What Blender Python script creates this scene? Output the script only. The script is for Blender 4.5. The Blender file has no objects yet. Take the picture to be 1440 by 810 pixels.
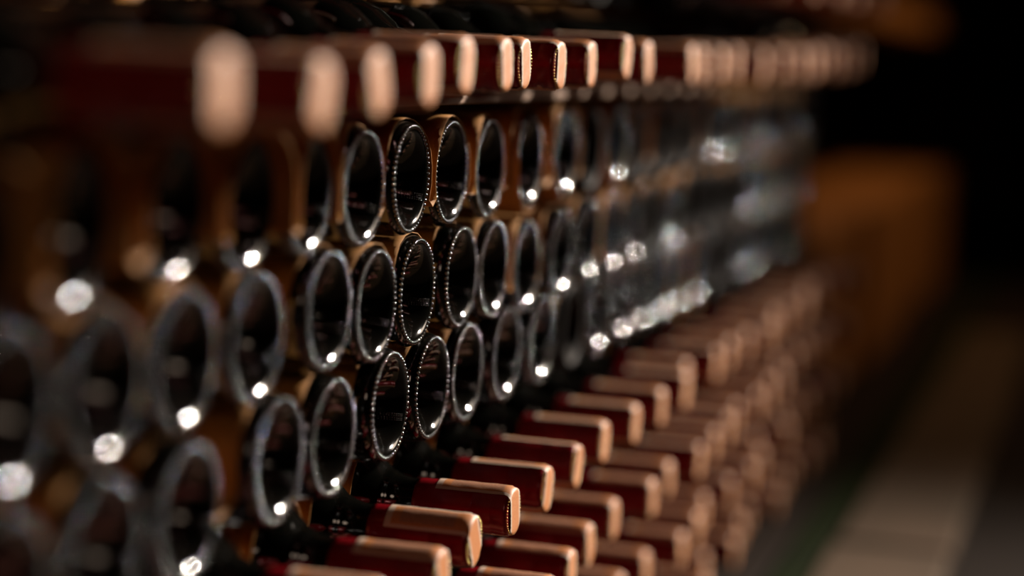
import bpy, math, random
from mathutils import Vector, Matrix
import numpy as np

# ---------------------------------------------------------------- camera, light, exposure
scene = bpy.context.scene
C = scene.collection
F_PX = 2980.0
CAM = Vector((0.3993, -1.2007, 0.52))
RIGHT = Vector((0.95953, 0.27826, 0.04332))
UP = Vector((-0.07372, 0.09970, 0.99228))
FWD = Vector((-0.27179, 0.95532, -0.11618))

cam_data = bpy.data.cameras.new('camera')
cam = bpy.data.objects.new('camera', cam_data)
C.objects.link(cam)
m = Matrix.Identity(4)
for r in range(3):
    m[r][0] = RIGHT[r]; m[r][1] = UP[r]; m[r][2] = -FWD[r]; m[r][3] = CAM[r]
cam.matrix_world = m
cam_data.sensor_width = 36.0
cam_data.lens = 36.0 * F_PX / 1440.0
cam_data.clip_start = 0.02
cam_data.dof.use_dof = True
cam_data.dof.focus_distance = 1.275
cam_data.dof.aperture_fstop = 1.8
scene.camera = cam

scene.view_settings.view_transform = 'Standard'
scene.view_settings.look = 'None'
scene.view_settings.gamma = 1.0
scene.view_settings.use_curve_mapping = False
scene.view_settings.exposure = 0.0

scene.cycles.sample_clamp_indirect = 1.5
scene.cycles.caustics_reflective = False
world = bpy.data.worlds.new('cellar_air')
scene.world = world
world.use_nodes = True
world.node_tree.nodes['Background'].inputs[0].default_value = (0.9, 0.6, 0.4, 1)
world.node_tree.nodes['Background'].inputs[1].default_value = 0.002


def spot(name, loc, target, power, col, radius, size, blend=0.5):
    l = bpy.data.lights.new(name, 'SPOT')
    l.energy = power; l.color = col; l.shadow_soft_size = radius
    l.spot_size = math.radians(size); l.spot_blend = blend
    o = bpy.data.objects.new(name, l)
    C.objects.link(o)
    o.location = loc
    d = Vector(target) - Vector(loc)
    o.rotation_euler = d.to_track_quat('-Z', 'Y').to_euler()
    return o


spot('ceiling_spot_light', (3.3, 4.5, 2.7), (0.0, -0.22, 0.44), 5000, (1.0, 0.88, 0.77), 0.13, 29, 1.0)
spot('added_front_fill', (2.6, 2.9, 1.3), (0.0, 0.02, 0.42), 110, (1.0, 0.80, 0.64), 0.6, 36, 1.0)  # unseen fill, added to brighten end faces and the upper bases
spot('entrance_spot_light', (1.15, -2.6, 1.5), (0.0, 0.3, 0.35), 15, (1.0, 0.74, 0.55), 0.30, 40)
spot('added_crate_fill', (0.75, 3.1, 1.8), (0.06, 2.75, 0.05), 36, (1.0, 0.62, 0.34), 0.1, 85)  # unseen warm fill, added for the crates and the floor beside them

# ---------------------------------------------------------------- materials


def mat(name, col, rough=0.5, metal=0.0, spec=0.5, noise=None, coat=0.0, bump=0.0, scale=40.0):
    """noise = second colour mixed in by a procedural noise"""
    M = bpy.data.materials.new(name)
    M.use_nodes = True
    nt = M.node_tree
    b = nt.nodes['Principled BSDF']
    b.inputs['Base Color'].default_value = (*col, 1)
    b.inputs['Roughness'].default_value = rough
    b.inputs['Metallic'].default_value = metal
    b.inputs['Specular IOR Level'].default_value = spec
    b.inputs['Coat Weight'].default_value = coat
    tc = nt.nodes.new('ShaderNodeTexCoord')
    if noise or bump:
        n = nt.nodes.new('ShaderNodeTexNoise')
        n.inputs['Scale'].default_value = scale
        n.inputs['Detail'].default_value = 6
        nt.links.new(tc.outputs['Object'], n.inputs['Vector'])
        if noise:
            r = nt.nodes.new('ShaderNodeValToRGB')
            r.color_ramp.elements[0].position = 0.35
            r.color_ramp.elements[1].position = 0.68
            r.color_ramp.elements[0].color = (*col, 1)
            r.color_ramp.elements[1].color = (*noise, 1)
            nt.links.new(n.outputs['Fac'], r.inputs['Fac'])
            nt.links.new(r.outputs['Color'], b.inputs['Base Color'])
        if bump:
            bp = nt.nodes.new('ShaderNodeBump')
            bp.inputs['Strength'].default_value = bump
            bp.inputs['Distance'].default_value = 0.002
            nt.links.new(n.outputs['Fac'], bp.inputs['Height'])
            nt.links.new(bp.outputs['Normal'], b.inputs['Normal'])
    return M


def glass_mat():
    M = mat('dark_bottle_glass', (0.0015, 0.0018, 0.0013), 0.08, 0, 0.5, noise=(0.003, 0.0025, 0.002), scale=15)
    M.node_tree.nodes['Principled BSDF'].inputs['IOR'].default_value = 1.55
    return M


def strip_mat():
    M = bpy.data.materials.new('printed_paper_strip')
    M.use_nodes = True
    nt = M.node_tree; N = nt.nodes; L = nt.links
    b = N['Principled BSDF']
    b.inputs['Roughness'].default_value = 0.55
    uv = N.new('ShaderNodeTexCoord')
    sep = N.new('ShaderNodeSeparateXYZ'); L.new(uv.outputs['UV'], sep.inputs[0])

    def math_(op, a, c=None, clamp=False):
        n = N.new('ShaderNodeMath'); n.operation = op; n.use_clamp = clamp
        for i, v in enumerate((a, c)):
            if v is None: continue
            if isinstance(v, (int, float)): n.inputs[i].default_value = v
            else: L.new(v, n.inputs[i])
        return n.outputs[0]
    du = math_('ABSOLUTE', math_('SUBTRACT', sep.outputs[0], 0.5))
    dv = math_('ABSOLUTE', math_('SUBTRACT', sep.outputs[1], 0.5))
    no = N.new('ShaderNodeTexNoise'); no.inputs['Scale'].default_value = 9; no.inputs['Detail'].default_value = 5
    L.new(uv.outputs['UV'], no.inputs['Vector'])
    wob = math_('MULTIPLY', math_('SUBTRACT', no.outputs['Fac'], 0.5), 0.06)
    border = math_('MAXIMUM', math_('GREATER_THAN', math_('ADD', du, wob), 0.385), math_('GREATER_THAN', dv, 0.468))
    panel = math_('MULTIPLY', math_('LESS_THAN', math_('ADD', du, wob), 0.30), math_('MULTIPLY', math_('LESS_THAN', sep.outputs[1], 0.36), math_('GREATER_THAN', sep.outputs[1], 0.075)))
    n2 = N.new('ShaderNodeTexNoise'); n2.inputs['Scale'].default_value = 26; n2.inputs['Detail'].default_value = 8
    mp = N.new('ShaderNodeMapping'); mp.inputs['Scale'].default_value = (1, 3, 1)
    L.new(uv.outputs['UV'], mp.inputs[0]); L.new(mp.outputs[0], n2.inputs['Vector'])
    r1 = N.new('ShaderNodeValToRGB')
    r1.color_ramp.elements[0].color = (0.34, 0.095, 0.014, 1); r1.color_ramp.elements[0].position = 0.3
    r1.color_ramp.elements[1].color = (0.43, 0.185, 0.06, 1); r1.color_ramp.elements[1].position = 0.7
    L.new(n2.outputs['Fac'], r1.inputs['Fac'])
    r2 = N.new('ShaderNodeValToRGB')
    r2.color_ramp.elements[0].color = (0.24, 0.09, 0.035, 1); r2.color_ramp.elements[0].position = 0.4
    r2.color_ramp.elements[1].color = (0.31, 0.15, 0.085, 1); r2.color_ramp.elements[1].position = 0.6
    L.new(n2.outputs['Fac'], r2.inputs['Fac'])
    m1 = N.new('ShaderNodeMix'); m1.data_type = 'RGBA'
    L.new(panel, m1.inputs[0]); L.new(r1.outputs[0], m1.inputs[6]); L.new(r2.outputs[0], m1.inputs[7])
    m2 = N.new('ShaderNodeMix'); m2.data_type = 'RGBA'
    L.new(border, m2.inputs[0]); L.new(m1.outputs[2], m2.inputs[6]); m2.inputs[7].default_value = (0.44, 0.32, 0.24, 1)
    L.new(m2.outputs[2], b.inputs['Base Color'])
    return M


GLASS = glass_mat()
GLINTLESS = mat('glintless_bottle_glass', (0.004, 0.003, 0.002), 0.6, 0, 0.08, noise=(0.012, 0.008, 0.005), scale=35)  # dull rough copy of the glass, so some far bases show no glint
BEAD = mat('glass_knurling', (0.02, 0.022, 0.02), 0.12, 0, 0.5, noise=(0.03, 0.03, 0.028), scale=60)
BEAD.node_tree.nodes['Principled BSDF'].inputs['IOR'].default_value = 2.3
FOIL = mat('burgundy_foil_capsule', (0.18, 0.003, 0.007), 0.25, 0.15, 0.3, noise=(0.13, 0.002, 0.005), scale=90, bump=0.15)
GOLD = mat('gold_bead', (0.75, 0.52, 0.18), 0.28, 1.0, 0.5, noise=(0.6, 0.4, 0.12), scale=200)
STRIP = strip_mat()
KRAFT = mat('kraft_paper', (0.24, 0.105, 0.022), 0.65, 0, 0.1, noise=(0.30, 0.145, 0.042), scale=55, bump=0.3)
SLEEVE = mat('kraft_sleeve_paper', (0.22, 0.10, 0.03), 0.65, 0, 0.1, noise=(0.23, 0.115, 0.048), scale=50, bump=0.3)
LATH = mat('pine_lath', (0.17, 0.09, 0.045), 0.6, 0, 0.3, noise=(0.13, 0.065, 0.03), scale=30, bump=0.3)
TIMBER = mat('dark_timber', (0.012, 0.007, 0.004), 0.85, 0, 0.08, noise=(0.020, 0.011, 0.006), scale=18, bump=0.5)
CRATE = mat('orange_brown_crate_wood', (0.34, 0.13, 0.025), 0.65, 0, 0.3, noise=(0.45, 0.19, 0.045), scale=14, bump=0.4)
STONE = mat('cellar_stone', (0.09, 0.035, 0.015), 0.9, 0, 0.1, noise=(0.13, 0.055, 0.025), scale=5, bump=0.8)
FLOOR = mat('dark_floor', (0.014, 0.008, 0.004), 0.95, 0, 0.1, noise=(0.018, 0.011, 0.007), scale=6, bump=0.5)
GREEN_LINE = mat('dark_green_line', (0.008, 0.015, 0.001), 0.9, 0, 0.05, noise=(0.005, 0.008, 0.001), scale=12, bump=0.5)  # dark green floor strip, mottled at random
LIT_FLOOR = mat('pale_lit_floor', (0.085, 0.052, 0.028), 0.9, 0, 0.2, noise=(0.055, 0.036, 0.018), scale=7, bump=0.5)  # pale tone stands in for light lying on the floor

# ---------------------------------------------------------------- helpers


class MB:
    def __init__(s):
        s.v = []; s.f = []; s.uv = None

    def add(s, vs, fs):
        o = len(s.v)
        s.v += [tuple(p) for p in vs]
        s.f += [tuple(i + o for i in f) for f in fs]

    def box(s, x0, x1, y0, y1, z0, z1, bev=0.0015):
        b = min(bev, (x1 - x0) / 3, (y1 - y0) / 3, (z1 - z0) / 3)
        xs = (x0, x0 + b, x1 - b, x1); ys = (y0, y0 + b, y1 - b, y1); zs = (z0, z0 + b, z1 - b, z1)
        idx = {}; vs = []
        for i in (0, 1):
            for j in (0, 1):
                for k in (0, 1):
                    for ax in range(3):
                        p = [xs[0 if i == 0 else 3], ys[0 if j == 0 else 3], zs[0 if k == 0 else 3]]
                        for a2, (arr, t) in enumerate(((xs, i), (ys, j), (zs, k))):
                            if a2 != ax:
                                p[a2] = arr[1 if t == 0 else 2]
                        idx[(i, j, k, ax)] = len(vs); vs.append(p)
        fs = []
        for ax in range(3):
            for t in (0, 1):
                q = []
                for a, c in ((0, 0), (1, 0), (1, 1), (0, 1)):
                    ijk = [a, c]; ijk.insert(ax, t)
                    q.append(idx[(*ijk, ax)])
                if (t == 0) != (ax == 1): q.reverse()
                fs.append(q)
        for ax in range(3):   # edges parallel to ax
            o1, o2 = [a for a in range(3) if a != ax]
            for a in (0, 1):
                for c in (0, 1):
                    q = []
                    for t, w in ((0, o1), (1, o1), (1, o2), (0, o2)):
                        ijk = [0, 0, 0]; ijk[ax] = t; ijk[o1] = a; ijk[o2] = c
                        q.append(idx[(*ijk, w)])
                    fs.append(q)
        for i in (0, 1):
            for j in (0, 1):
                for k in (0, 1):
                    fs.append([idx[(i, j, k, 0)], idx[(i, j, k, 1)], idx[(i, j, k, 2)]])
        s.add(vs, fs)

    def lathe(s, prof, seg, close0=True, close1=True):
        """prof = [(r, x)] about the X axis"""
        rows = []
        vs = []
        for r, x in prof:
            if r < 1e-6:
                rows.append([len(vs)] * seg); vs.append((x, 0, 0))
            else:
                rows.append(list(range(len(vs), len(vs) + seg)))
                for k in range(seg):
                    a = 2 * math.pi * k / seg
                    vs.append((x, r * math.cos(a), r * math.sin(a)))
        fs = []
        for a, c in zip(rows, rows[1:]):
            for k in range(seg):
                q = [a[k], a[(k + 1) % seg], c[(k + 1) % seg], c[k]]
                q2 = []
                for t in q:
                    if t not in q2: q2.append(t)
                if len(q2) > 2: fs.append(q2)
        s.add(vs, fs)

    def blob(s, c, rx, ry, rz, basis=None, lat=4, lon=8):
        vs = []; fs = []
        for i in range(lat + 1):
            t = math.pi * i / lat
            for j in range(lon):
                a = 2 * math.pi * j / lon
                p = Vector((rx * math.cos(t), ry * math.sin(t) * math.cos(a), rz * math.sin(t) * math.sin(a)))
                if basis: p = basis @ p
                vs.append(Vector(c) + p)
        for i in range(lat):
            for j in range(lon):
                fs.append((i * lon + j, i * lon + (j + 1) % lon, (i + 1) * lon + (j + 1) % lon, (i + 1) * lon + j))
        s.add(vs, fs)

    def mesh(s, name, m, smooth=True):
        me = bpy.data.meshes.new(name)
        me.from_pydata(s.v, [], s.f)
        import bmesh
        bm = bmesh.new(); bm.from_mesh(me)
        bmesh.ops.remove_doubles(bm, verts=bm.verts, dist=1e-7)
        bmesh.ops.recalc_face_normals(bm, faces=bm.faces)
        bm.to_mesh(me); bm.free()
        if smooth:
            me.polygons.foreach_set('use_smooth', [True] * len(me.polygons))
        me.materials.append(m)
        return me


def link(name, me, parent=None, loc=(0, 0, 0)):
    o = bpy.data.objects.new(name, me)
    C.objects.link(o)
    o.location = loc
    if parent: o.parent = parent
    return o


def tag(o, label, cat, group=None, kind=None):
    o['label'] = label; o['category'] = cat
    if group: o['group'] = group
    if kind: o['kind'] = kind
    return o


def struct(name, mb, m, label=None):
    o = link(name, mb.mesh(name, m, False)); o['kind'] = 'structure'
    if label: o['label'] = label
    return o


def smooth_curve(pts, n):
    """Catmull-Rom through the points"""
    out = []
    P = [pts[0]] + list(pts) + [pts[-1]]
    for i in range(1, len(P) - 2):
        for k in range(n):
            t = k / n
            q = []
            for c in range(2):
                a, b_, c_, d = P[i - 1][c], P[i][c], P[i + 1][c], P[i + 2][c]
                q.append(0.5 * (2 * b_ + (c_ - a) * t + (2 * a - 5 * b_ + 4 * c_ - d) * t * t + (3 * b_ - a - 3 * c_ + d) * t ** 3))
            out.append((max(q[0], 0.0), q[1]))
    out.append(pts[-1])
    return out


def project(p):
    d = Vector(p) - CAM
    z = d.dot(FWD)
    return 720 + F_PX * d.dot(RIGHT) / z, 405 - F_PX * d.dot(UP) / z, z


# ---------------------------------------------------------------- the setting
FL = -0.012
b = MB(); b.box(-2.0, 4.6, -3.4, 7.2, -0.12, FL); struct('floor', b, FLOOR)
b = MB(); b.box(-2.0, 4.6, -3.4, 7.2, 3.10, 3.20); struct('ceiling', b, STONE)
b = MB(); b.box(-0.60, -0.38, -3.4, 7.0, FL, 3.1); struct('wall_left', b, STONE)
b = MB(); b.box(4.2, 4.4, -3.4, 7.0, FL, 3.1); struct('wall_right', b, STONE)
b = MB(); b.box(-0.38, 4.2, 6.8, 7.0, FL, 3.1); struct('wall_back', b, STONE)
b = MB(); b.box(-0.38, 4.2, -3.4, -3.2, FL, 3.1); struct('wall_front', b, STONE)
b = MB(); b.box(0.092, 0.130, -1.5, 4.2, FL, 0.002); struct('trim_1', b, GREEN_LINE, 'dark green line along the foot of the stack')
lit_floor = bpy.data.objects.new('trim_2', None); C.objects.link(lit_floor); lit_floor['kind'] = 'structure'  # row of pale blocks added in place of a lit strip of floor
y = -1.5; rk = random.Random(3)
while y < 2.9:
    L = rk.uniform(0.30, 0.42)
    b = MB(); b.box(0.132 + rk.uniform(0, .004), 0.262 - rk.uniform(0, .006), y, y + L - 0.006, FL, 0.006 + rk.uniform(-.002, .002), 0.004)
    link('pale_block', b.mesh('pale_block', LIT_FLOOR, False), lit_floor)
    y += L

# ---------------------------------------------------------------- bottle meshes
R = 0.0345
base = smooth_curve([(0, -.030), (.007, -.0285), (.0130, -.0240), (.0182, -.0165), (.0215, -.0103), (.0243, -.0058), (.0268, -.0028), (.0292, -.0009),
                     (.0315, 0), (.0332, -.0005), (.0350, -.0021), (.0363, -.0046), (.0370, -.0090)], 4)
upper = smooth_curve([(.0370, -.0090), (.0370, -.06), (.0370, -.12), (.0370, -.186), (.0362, -.197), (.0325, -.207), (.0255, -.2155), (.0185, -.223),
                      (.0150, -.232), (.0142, -.245), (.0140, -.27), (.0139, -.292)], 4)
K = R / .037
base = [(r * K, x) for r, x in base]
upper = [(r * (K if r > .02 else 1), x) for r, x in upper]
lip = [(.0150, -.2925), (.0152, -.299), (.0144, -.3005), (0, -.3005)]
b = MB(); b.lathe(base + upper[1:] + lip, 80)
ME_BASE = b.mesh('bottle_glass', GLASS)           # base at x = 0, neck towards -x
sharp = smooth_curve([(0, -.030), (.008, -.0285), (.015, -.0235), (.0215, -.0155), (.0258, -.0080), (.0285, -.0028), (.0301, -.0007),
                      (.0318, 0), (.0336, -.0005), (.0352, -.0019), (.0364, -.0042), (.0370, -.0090)], 4)
b = MB(); b.lathe([(r * K, x) for r, x in sharp] + upper[1:] + lip, 80)
ME_BASE_SHARP = b.mesh('glintless_bottle_glass', GLINTLESS)


def punt_x(r):
    for (r0, x0), (r1, x1) in zip(base, base[1:]):
        if r0 <= r <= r1: return x0 + (x1 - x0) * (r - r0) / max(r1 - r0, 1e-9)
    return 0


b = MB()  # rows of tiny beads added to imitate glitter reflected in the punt
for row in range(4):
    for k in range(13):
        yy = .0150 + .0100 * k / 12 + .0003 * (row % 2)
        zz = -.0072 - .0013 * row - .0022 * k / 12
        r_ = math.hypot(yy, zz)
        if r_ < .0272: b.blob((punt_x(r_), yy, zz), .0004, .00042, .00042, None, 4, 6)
ME_GLITTER = b.mesh('glitter_beads', BEAD)

b = MB()
NB = 60
for k in range(NB):
    a = 2 * math.pi * k / NB
    ca, sa = math.cos(a), math.sin(a)
    B = Matrix(((1, 0, 0), (0, ca, -sa), (0, sa, ca)))
    b.blob((-.0003, .0309 * ca, .0309 * sa), .0012, .00145, .00115, B, 6, 10)
ME_KNURL = b.mesh('knurled_ring', BEAD)
ME_KNURL_GLINTLESS = b.mesh('knurled_ring_glintless', GLINTLESS)

# bottle turned neck outward: tip at x = 0, body towards -x
nk = [(0, -.0005)] + [(.0138, -.0005)] + [(r, -.3005 - x) for r, x in reversed(upper[:-1])]
nk += [(r, -.3005 - x) for r, x in reversed(base[:-1])]
b = MB(); b.lathe(nk, 48)
ME_NECK = b.mesh('bottle_glass_neck_out', GLASS)

RC = 0.0155
cap = [(0, .0006), (.0095, .0007), (.0100, .00035), (.0128, .0003), (.0140, .0), (.0149, -.0007), (.0154, -.0020), (.0155, -.004), (.0155, -.0085),
       (.01515, -.0100), (.01515, -.0108), (.0154, -.0120), (.01535, -.022), (.0152, -.0224), (.0152, -.0230), (.01535, -.0234),
       (.0153, -.040), (.0152, -.058), (.0151, -.0605), (.0145, -.0607)]
b = MB(); b.lathe(cap, 48)
ME_CAP = b.mesh('capsule', FOIL)
b = MB()
for k in range(44):
    a = 2 * math.pi * k / 44
    b.blob((.00035, .0140 * math.cos(a), .0140 * math.sin(a)), .0006, .00062, .00062, None, 4, 6)
ME_GOLD = b.mesh('bead_ring', GOLD)


def strip_mesh(seed, hw=0.0098, Lt=0.050, Lb=0.034):
    rr = random.Random(seed)
    ns = 12
    r0 = RC + 0.00025
    path = []                       # (kind, t)
    n1, n2, n3 = 14, 14, 10
    th = hw / r0
    pts = []
    skew = rr.uniform(-.0015, .0015)
    wr = [rr.uniform(-1, 1) for _ in range(200)]
    def zlim(s): return math.sqrt(max((r0 - .0012) ** 2 - (hw * s) ** 2, 0))
    rows = []; vv = []
    tot = Lt + 2 * r0 + Lb
    for i in range(n1 + 1):
        x = -Lt + (Lt - .0022) * i / n1
        rows.append(('top', x)); vv.append((Lt + x) / tot)
    rows.append(('tc', -.0009)); vv.append((Lt - .0003) / tot)
    for i in range(n2 + 1):
        c = 1 - 2 * i / n2
        rows.append(('face', c)); vv.append((Lt + r0 * (1 - c)) / tot)
    rows.append(('bc', -.0009)); vv.append((Lt + 2 * r0 + .0003) / tot)
    for i in range(n3 + 1):
        x = -.0022 - (Lb - .0022) * i / n3
        rows.append(('bot', x)); vv.append((Lt + 2 * r0 - x) / tot)
    vs = []; uvs = []
    ph = rr.uniform(0, 6)
    for ri, (k, t) in enumerate(rows):
        for j in range(ns + 1):
            s = -1 + 2 * j / ns
            a = th * s
            cr = .00016 * math.sin(3.1 * s + ph + ri * .7) + .0001 * math.sin(ri * 1.9 + 5 * s)
            if k in ('top', 'tc'):
                e = .0007 if k == 'tc' else 0
                r_ = r0 - e + (abs(cr) if k == 'top' else 0)
                p = (t if k == 'top' else t, r_ * math.sin(a), r_ * math.cos(a))
            elif k in ('bot', 'bc'):
                e = .0007 if k == 'bc' else 0
                r_ = r0 - e + (abs(cr) if k == 'bot' else 0)
                p = (t, r_ * math.sin(a) + skew, -r_ * math.cos(a))
            else:
                p = (.0014 - .0004 * abs(t) ** 6 + abs(cr), hw * s + skew * (1 - t) / 2, zlim(s) * t)
            vs.append(p); uvs.append((j / ns, vv[ri]))
    fs = []
    w = ns + 1
    for i in range(len(rows) - 1):
        for j in range(ns):
            fs.append((i * w + j, (i + 1) * w + j, (i + 1) * w + j + 1, i * w + j + 1))
    me = bpy.data.meshes.new('paper_strip')
    me.from_pydata(vs, [], fs)
    ul = me.uv_layers.new(name='UVMap')
    for li, l in enumerate(me.loops):
        ul.data[li].uv = uvs[l.vertex_index]
    me.polygons.foreach_set('use_smooth', [True] * len(me.polygons))
    me.materials.append(STRIP)
    return me


ME_STRIPS = [strip_mesh(1), strip_mesh(2, Lt=.047, Lb=.040), strip_mesh(3, hw=.0092, Lt=.053), strip_mesh(4, hw=.0104)]

# a loose kraft sleeve round a bottle's base, with a ragged open edge
def sleeve_mesh(seed):
    rr = random.Random(seed)
    n = 64; vs = []; fs = []
    ph = [rr.uniform(0, 6) for _ in range(4)]
    xs = [-.16, -.10, -.05, -.02, -.006, 0]
    for i, x in enumerate(xs):
        for k in range(n):
            a = 2 * math.pi * k / n
            edge = .0005 + .0015 * math.sin(a + ph[0]) + .001 * math.sin(3 * a + ph[1])
            flare = (.0005 * max(0, i - 3)) * (0.6 + .6 * math.sin(2 * a + ph[2]))
            r_ = R + .0011 + flare
            vs.append((x + (edge if i == 5 else edge * .5 if i == 4 else 0), r_ * math.cos(a), r_ * math.sin(a)))
    for i in range(len(xs) - 1):
        for k in range(n):
            fs.append((i * n + k, i * n + (k + 1) % n, (i + 1) * n + (k + 1) % n, (i + 1) * n + k))
    me = bpy.data.meshes.new('paper_sleeve'); me.from_pydata(vs, [], fs)
    me.polygons.foreach_set('use_smooth', [True] * len(me.polygons))
    me.materials.append(SLEEVE)
    return me


ME_SLEEVES = [sleeve_mesh(5), sleeve_mesh(9)]

# ---------------------------------------------------------------- where every bottle lies (Y along the stack, Z up)
rnd = random.Random(11)
Y_MIN, Y_MAX = -0.66, 1.60


def extend(ys, pitch, jit=.002, y1=Y_MAX):
    ys = list(ys)
    while ys[0] - pitch > Y_MIN: ys.insert(0, ys[0] - pitch + rnd.uniform(-jit, jit))
    while ys[-1] + pitch < y1: ys.append(ys[-1] + pitch + rnd.uniform(-jit, jit))
    return ys


ROWS = []   # name, z, ys, kind
ROWS.append(['U', .590, extend([-.33, -.255], .0795), 'up'])
ROWS.append(['T', .506, extend([-.560, -.4853, -.3928, -.3065, -.225, -.143, -.062, .010, .0805, .157, .2335, .31, .3865, .463], .0775), 'neck'])
ROWS.append(['1', .435, extend([-.4400, -.3457, -.2672, -.1826, -.1034, -.0200, .0573, .1385, .2364, .3337], .0815), 'base'])
ROWS.append(['2', .3665, extend([-.4880, -.4110, -.3310, -.2440, -.1514, -.0770, .0, .0815, .1580, .2420, .3350], .0815), 'base'])
ROWS.append(['3', .3025, extend([-.4048, -.3230, -.2180, -.1400, -.0440, .0310, .1070, .1937, .2891, .3850], .0815), 'base'])
ROWS.append(['A', .2365, extend([-.215, -.135, -.057, .0225, .100, .1775, .2555, .3405, .4275, .510], .0800), 'neck'])
ROWS.append(['B', .1705, extend([-.17, -.09, -.01, .063, .141, .219, .300, .385, .470], .0800), 'neck'])
ROWS.append(['C', .1040, extend([-.21, -.13, -.05, .03, .11, .19], .0805), 'neck'])
ROWS.append(['D', .0380, extend([-.17, -.09, -.01, .07], .0805), 'neck'])
SLEEVED = {('1', -.4400): 0, ('1', .2364): 0, ('1', .3337): 1}

rs = random.Random(21)
for nm, _, ys, _ in ROWS:
    if nm in '123':
        for yv in ys:
            if yv > .42 and rs.random() < .17: SLEEVED[(nm, yv)] = rs.randrange(2)
ZOFF = {('T', -.560): -.013, ('T', -.4853): -.012, ('T', -.3928): -.012, ('T', -.3065): -.009, ('T', -.225): -.006, ('T', -.143): -.001}
circ = []
for ri, (nm, z, ys, kd) in enumerate(ROWS):
    for yv in ys:
        big = .0036 if (nm, yv) in SLEEVED else 0
        circ.append([yv, z + ZOFF.get((nm, yv), 0), R + .0002 + big, ri, yv])
P = np.array([[c[0], c[1]] for c in circ]); RAD = np.array([c[2] for c in circ]); RI = np.array([c[3] for c in circ])
P0 = P.copy()
GAP = np.where(RI[:, None] == RI[None, :], .0012, .0022)
MIN = RAD[:, None] + RAD[None, :] + GAP
ZMIN = R + .0012
for it in range(500):
    D = P[:, None, :] - P[None, :, :]
    d = np.sqrt((D ** 2).sum(-1)) + np.eye(len(P)) * 9
    o = np.clip(MIN - d, 0, None)
    push = (D / d[..., None] * (o * .5)[..., None]).sum(1)
    P += push * .7
    P[:, 1] = np.maximum(P[:, 1], ZMIN)
    if it < 400: P += (P0 - P) * .02
    if o.max() < 5e-5 and it > 400: break

# ---------------------------------------------------------------- bottles
ORD = ['first', 'second', 'third', 'fourth', 'fifth', 'sixth', 'seventh', 'eighth', 'ninth', 'tenth', 'eleventh', 'twelfth', 'thirteenth',
       'fourteenth', 'fifteenth', 'sixteenth', 'seventeenth', 'eighteenth']
ROWNAME = {'1': 'upper base row', '2': 'middle base row', '3': 'lower base row', 'T': 'top neck row', 'A': 'first lower neck row',
           'B': 'second lower neck row', 'C': 'third lower neck row', 'D': 'bottom neck row', 'U': 'dark row above the top necks'}
TIPS = {-.4853: .0836, -.3928: .085, -.3065: .078, -.225: .0753, -.143: .068, -.062: .0655, .010: .0563, .0805: .059, .157: .0598,
        .2335: .0658, .31: .064, .3865: .040, .463: .066,
        -.215: .0565, -.135: .0628, -.057: .0575, .0225: .058, .100: .0585, .1775: .0585, .2555: .0581, .3405: .0615, .4275: .063, .510: .066}
ROLL = {('A', -.057): 32, ('A', .0225): 5, ('A', .100): -14, ('A', .1775): -22, ('A', .2555): -10, ('A', -.135): 12, ('A', -.215): 24,
        ('T', .0805): -4, ('T', .010): 12, ('T', -.062): 8, ('T', -.143): -6, ('T', .157): 6, ('T', -.4853): 3, ('B', .063): 14}


def make(kd, me, parts):
    root = link('wine_bottle', me)
    for nm, pm in parts:
        c = link(nm, pm, root)
        if nm in ('knurled_ring', 'glitter_beads'): c['kind'] = 'stuff'
    return root


def dup(src):
    r_ = src.copy(); C.objects.link(r_)
    for ch in src.children:
        c = ch.copy(); C.objects.link(c); c.parent = r_
    return r_


protos = {}


def get(key):
    if key in protos: return dup(protos[key])
    kd, v = key
    if kd == 'base':
        parts = [('knurled_ring', ME_KNURL_GLINTLESS if v == 'sharp' else ME_KNURL)]
        if v != 'sharp': parts.append(('glitter_beads', ME_GLITTER))
        if v in (0, 1): parts.append(('paper_sleeve', ME_SLEEVES[v]))
        o = make(kd, ME_BASE_SHARP if v == 'sharp' else ME_BASE, parts)
    else:
        o = make(kd, ME_NECK, [('capsule', ME_CAP), ('bead_ring', ME_GOLD), ('paper_strip', ME_STRIPS[v])])
    protos[key] = o
    return o


placed = []
for i, (y0, z0, rad, ri, key) in enumerate(circ):
    nm, _, _, kd = ROWS[ri]
    yv, zv = P[i]
    if kd == 'up':
        kd = 'recess' if .10 < yv < .80 else 'neck'
        e = (-.06 + rnd.uniform(-.01, .01)) if kd == 'recess' else (rnd.uniform(-.01, .02) if yv < .1 else rnd.uniform(.05, .09))
    elif kd == 'neck':
        e = -.14 if nm == 'T' and key < -.5 else TIPS.get(key, rnd.uniform(.048, .078)) if nm in 'TA' else rnd.uniform(.048, .076)
    else:
        e = rnd.uniform(-.0012, .0012)
    if kd in ('base', 'recess'):
        sv = SLEEVED.get((nm, key))
        o = get(('base', sv if sv is not None else 'sharp' if yv > .35 and rnd.random() < (.35 if yv < .6 else .52) else None))
        o.location = (e, yv, zv)
        o.rotation_euler = (rnd.uniform(-.12, .12), rnd.uniform(-.001, .001), rnd.uniform(-.001, .001))
        placed.append((o, nm, 'base', e, yv, zv, sv))
    else:
        o = get(('neck', rnd.randrange(4)))
        dz = rnd.uniform(-.0012, .0012)
        o.location = (e, yv, zv + dz)
        ra = ROLL.get((nm, key), rnd.uniform(-16, 20))
        o.rotation_euler = (math.radians(ra), -math.atan2(dz, .2), 0)
        placed.append((o, nm, 'neck', e, yv, zv, ra))

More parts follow.
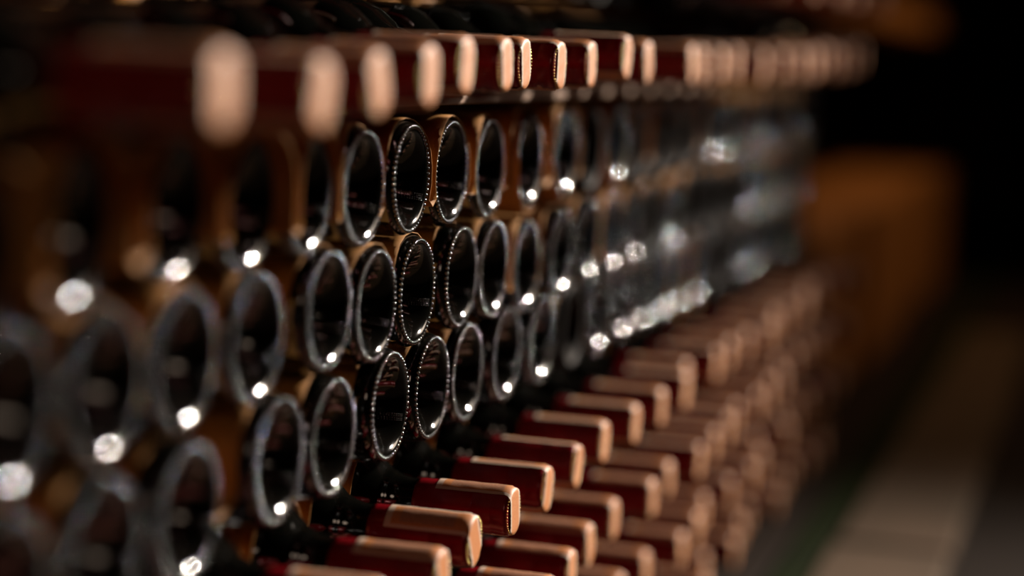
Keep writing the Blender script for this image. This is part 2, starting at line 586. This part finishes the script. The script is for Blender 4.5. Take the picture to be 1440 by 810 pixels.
for nm in 'UT123ABCD':
    row = sorted([p for p in placed if p[1] == nm], key=lambda p: p[4])
    vis = []
    for p in row:
        o, _, kd, e, yv, zv, ex = p
        px, py, z = project((e, yv, zv)) if yv > -.7 else (-999, 0, 1)
        size = F_PX * (.037 if kd == 'base' else .0155) / max(z, .1)
        if -size * .4 < px < 1440 and -size * .9 < py < 810 + size * .9: vis.append(p)
    for p in row:
        o, _, kd, e, yv, zv, ex = p
        rn = ROWNAME[nm]
        kdn = 'base outward' if kd == 'base' else 'neck outward'
        if p in vis:
            k = vis.index(p)
            pos = f'{ORD[k]} from left' if k < 14 else f'{ORD[len(vis) - 1 - k]} from right'
            if kd == 'base' and ex is not None:
                look = 'dark bottle base in a brown paper sleeve'
            elif kd == 'base':
                look = 'dark bottle base with beaded rim'
            elif nm == 'U':
                look = 'dark bottle lying neck outward'
            else:
                look = 'burgundy capsule, ' + ('strip turned toward viewer' if ex > 18 else 'strip turned away' if ex < -12 else 'strip over the tip')
            lab = f'{look}, {pos} in {rn}'
        else:
            lab = f'bottle lying {kdn} outside the frame, {rn}'
        tag(o, lab, 'bottle', f'bottles in the {rn}')

# ---------------------------------------------------------------- kraft sheets laid between the rows


def sheet(rowname, ground, x0, x1, label, seed, deep=-.028, off=.0009, thick=.0004, near=0, shallow=False):
    rr = random.Random(seed)
    ri = [r[0] for r in ROWS].index(rowname)
    cs = sorted([(P[i][0], P[i][1], RAD[i]) for i in range(len(P)) if RI[i] == ri])
    line = []
    for n, (yc, zc, r_) in enumerate(cs):
        r_ = r_ + off
        def side(other):
            if other is None: return math.radians(0)
            g = abs(other[0] - yc) - r_ - other[2] - off
            need = .0022 - g
            if need <= 0: return math.radians(20 if shallow else -24)
            c = 1 - need / (2 * r_)
            return math.acos(max(min(c, 1), -1))
        aL = side(cs[n - 1] if n else None); aR = side(cs[n + 1] if n + 1 < len(cs) else None)
        k = 14
        for j in range(k + 1):
            a = (math.pi - aL) + (aR - (math.pi - aL)) * j / k
            line.append((yc + r_ * math.cos(a), zc + r_ * math.sin(a)))
        if n + 1 < len(cs):
            nx = cs[n + 1]
            ym = (yc + nx[0]) / 2
            ze = line[-1][1]
            if aR < 0 or shallow:
                zb = ze - (.001 if shallow else rr.uniform(.001, .005))
            else:
                zb = ze - .0008
            line.append((ym, zb))
    xs = [x0, x0 * .6, x0 * .3, x1 - .02, x1 - .006, x1]
    vs = []; fs = []
    ph = rr.uniform(0, 6)
    for xi, x in enumerate(xs):
        for li, (yy, zz) in enumerate(line):
            w = 0
            if xi == len(xs) - 1:
                w = near * min(max((-.10 - yy) / .15, 0), 1) + .0030 * math.sin(yy * 23 + ph) + .0018 * math.sin(yy * 71 + ph * 2)
            vs.append((x + w, yy, zz))
    W = len(line)
    for i in range(len(xs) - 1):
        for j in range(W - 1):
            fs.append((i * W + j, i * W + j + 1, (i + 1) * W + j + 1, (i + 1) * W + j))
    me = bpy.data.meshes.new('kraft_sheet'); me.from_pydata(vs, [], fs)
    me.polygons.foreach_set('use_smooth', [True] * len(me.polygons))
    me.materials.append(KRAFT)
    o = link('kraft_sheet', me)
    md = o.modifiers.new('thickness', 'SOLIDIFY'); md.thickness = thick; md.offset = 0
    tag(o, label, 'paper sheet', 'kraft paper sheets between the bottle rows')
    return o


sheet('T', 0, -.24, -.08, 'brown kraft paper draped over the shoulders of the top neck row', 6, shallow=True)
sheet('1', 0, -.20, -.003, 'brown kraft paper draped over the upper row of bottle bases', 1, near=.013)
sheet('2', 0, -.20, -.006, 'brown kraft paper draped between the upper and middle base rows', 2)
sheet('3', 0, -.20, -.011, 'brown kraft paper draped between the middle and lower base rows', 3)
sheet('A', 0, -.20, -.035, 'brown kraft paper draped below the lower row of bottle bases', 4)

# ---------------------------------------------------------------- timber
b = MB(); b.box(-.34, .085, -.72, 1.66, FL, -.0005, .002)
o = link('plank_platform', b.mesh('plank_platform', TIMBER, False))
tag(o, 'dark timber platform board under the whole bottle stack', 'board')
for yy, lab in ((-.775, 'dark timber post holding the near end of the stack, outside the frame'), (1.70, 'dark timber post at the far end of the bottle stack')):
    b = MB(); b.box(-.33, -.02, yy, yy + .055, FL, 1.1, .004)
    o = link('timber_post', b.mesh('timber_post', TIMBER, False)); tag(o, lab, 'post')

# low wooden crates beyond the stack
yy = 1.80; rk = random.Random(8)
CL = ['nearest low orange-brown wooden crate just beyond the stack', 'second low orange-brown wooden crate beyond the stack',
      'third low orange-brown wooden crate beyond the stack', 'farthest low orange-brown wooden crate along the wall']
for k in range(4):
    Lc = .56; x0, x1 = -.34, -.005 + rk.uniform(-.01, .01)
    root = bpy.data.objects.new('wooden_crate', None); C.objects.link(root); root.location = (0, yy, FL)
    tag(root, CL[k], 'crate', 'wooden crates beyond the stack')
    for q in range(3):
        z0 = .004 + q * .086
        b = MB(); b.box(x1 - .012, x1, 0, Lc, z0, z0 + .081, .0015); link('plank', b.mesh('plank', CRATE, False), root)
        b = MB(); b.box(x0, x0 + .012, 0, Lc, z0, z0 + .081, .0015); link('plank', b.mesh('plank', CRATE, False), root)
        for y0 in (0, Lc - .014):
            b = MB(); b.box(x0 + .012, x1 - .012, y0, y0 + .014, z0, z0 + .081, .0015); link('plank', b.mesh('plank', CRATE, False), root)
    for q in range(3):
        a0 = x0 + (x1 - x0) * q / 3
        b = MB(); b.box(a0 + .001, a0 + (x1 - x0) / 3 - .002, 0, Lc, .2595, .2695, .0015); link('lid_board', b.mesh('lid_board', CRATE, False), root)
    yy += Lc + .02
b = MB(); b.box(-.34, -.03, 1.78, 4.3, .572, .622, .003)
o = link('wooden_shelf', b.mesh('wooden_shelf', CRATE, False)); tag(o, 'brown wooden shelf board on the wall beyond the stack', 'shelf')
for yy in (2.0, 3.0, 4.0):
    b = MB(); b.box(-.38, -.06, yy, yy + .04, .53, .572, .003); link('bracket', b.mesh('bracket', TIMBER, False), None).parent = o

# pine lath lying on the upper row of bases, below the necks
ii = [i for i in range(len(P)) if RI[i] == 2]
zt = max(P[i][1] for i in ii) + R + .0035
b = MB(); b.box(-.030, .001, -.10, .98, zt, zt + .0055, .001)
o = link('pine_lath', b.mesh('pine_lath', LATH, False))
tag(o, 'thin pale wooden lath between the top necks and upper bases', 'lath')
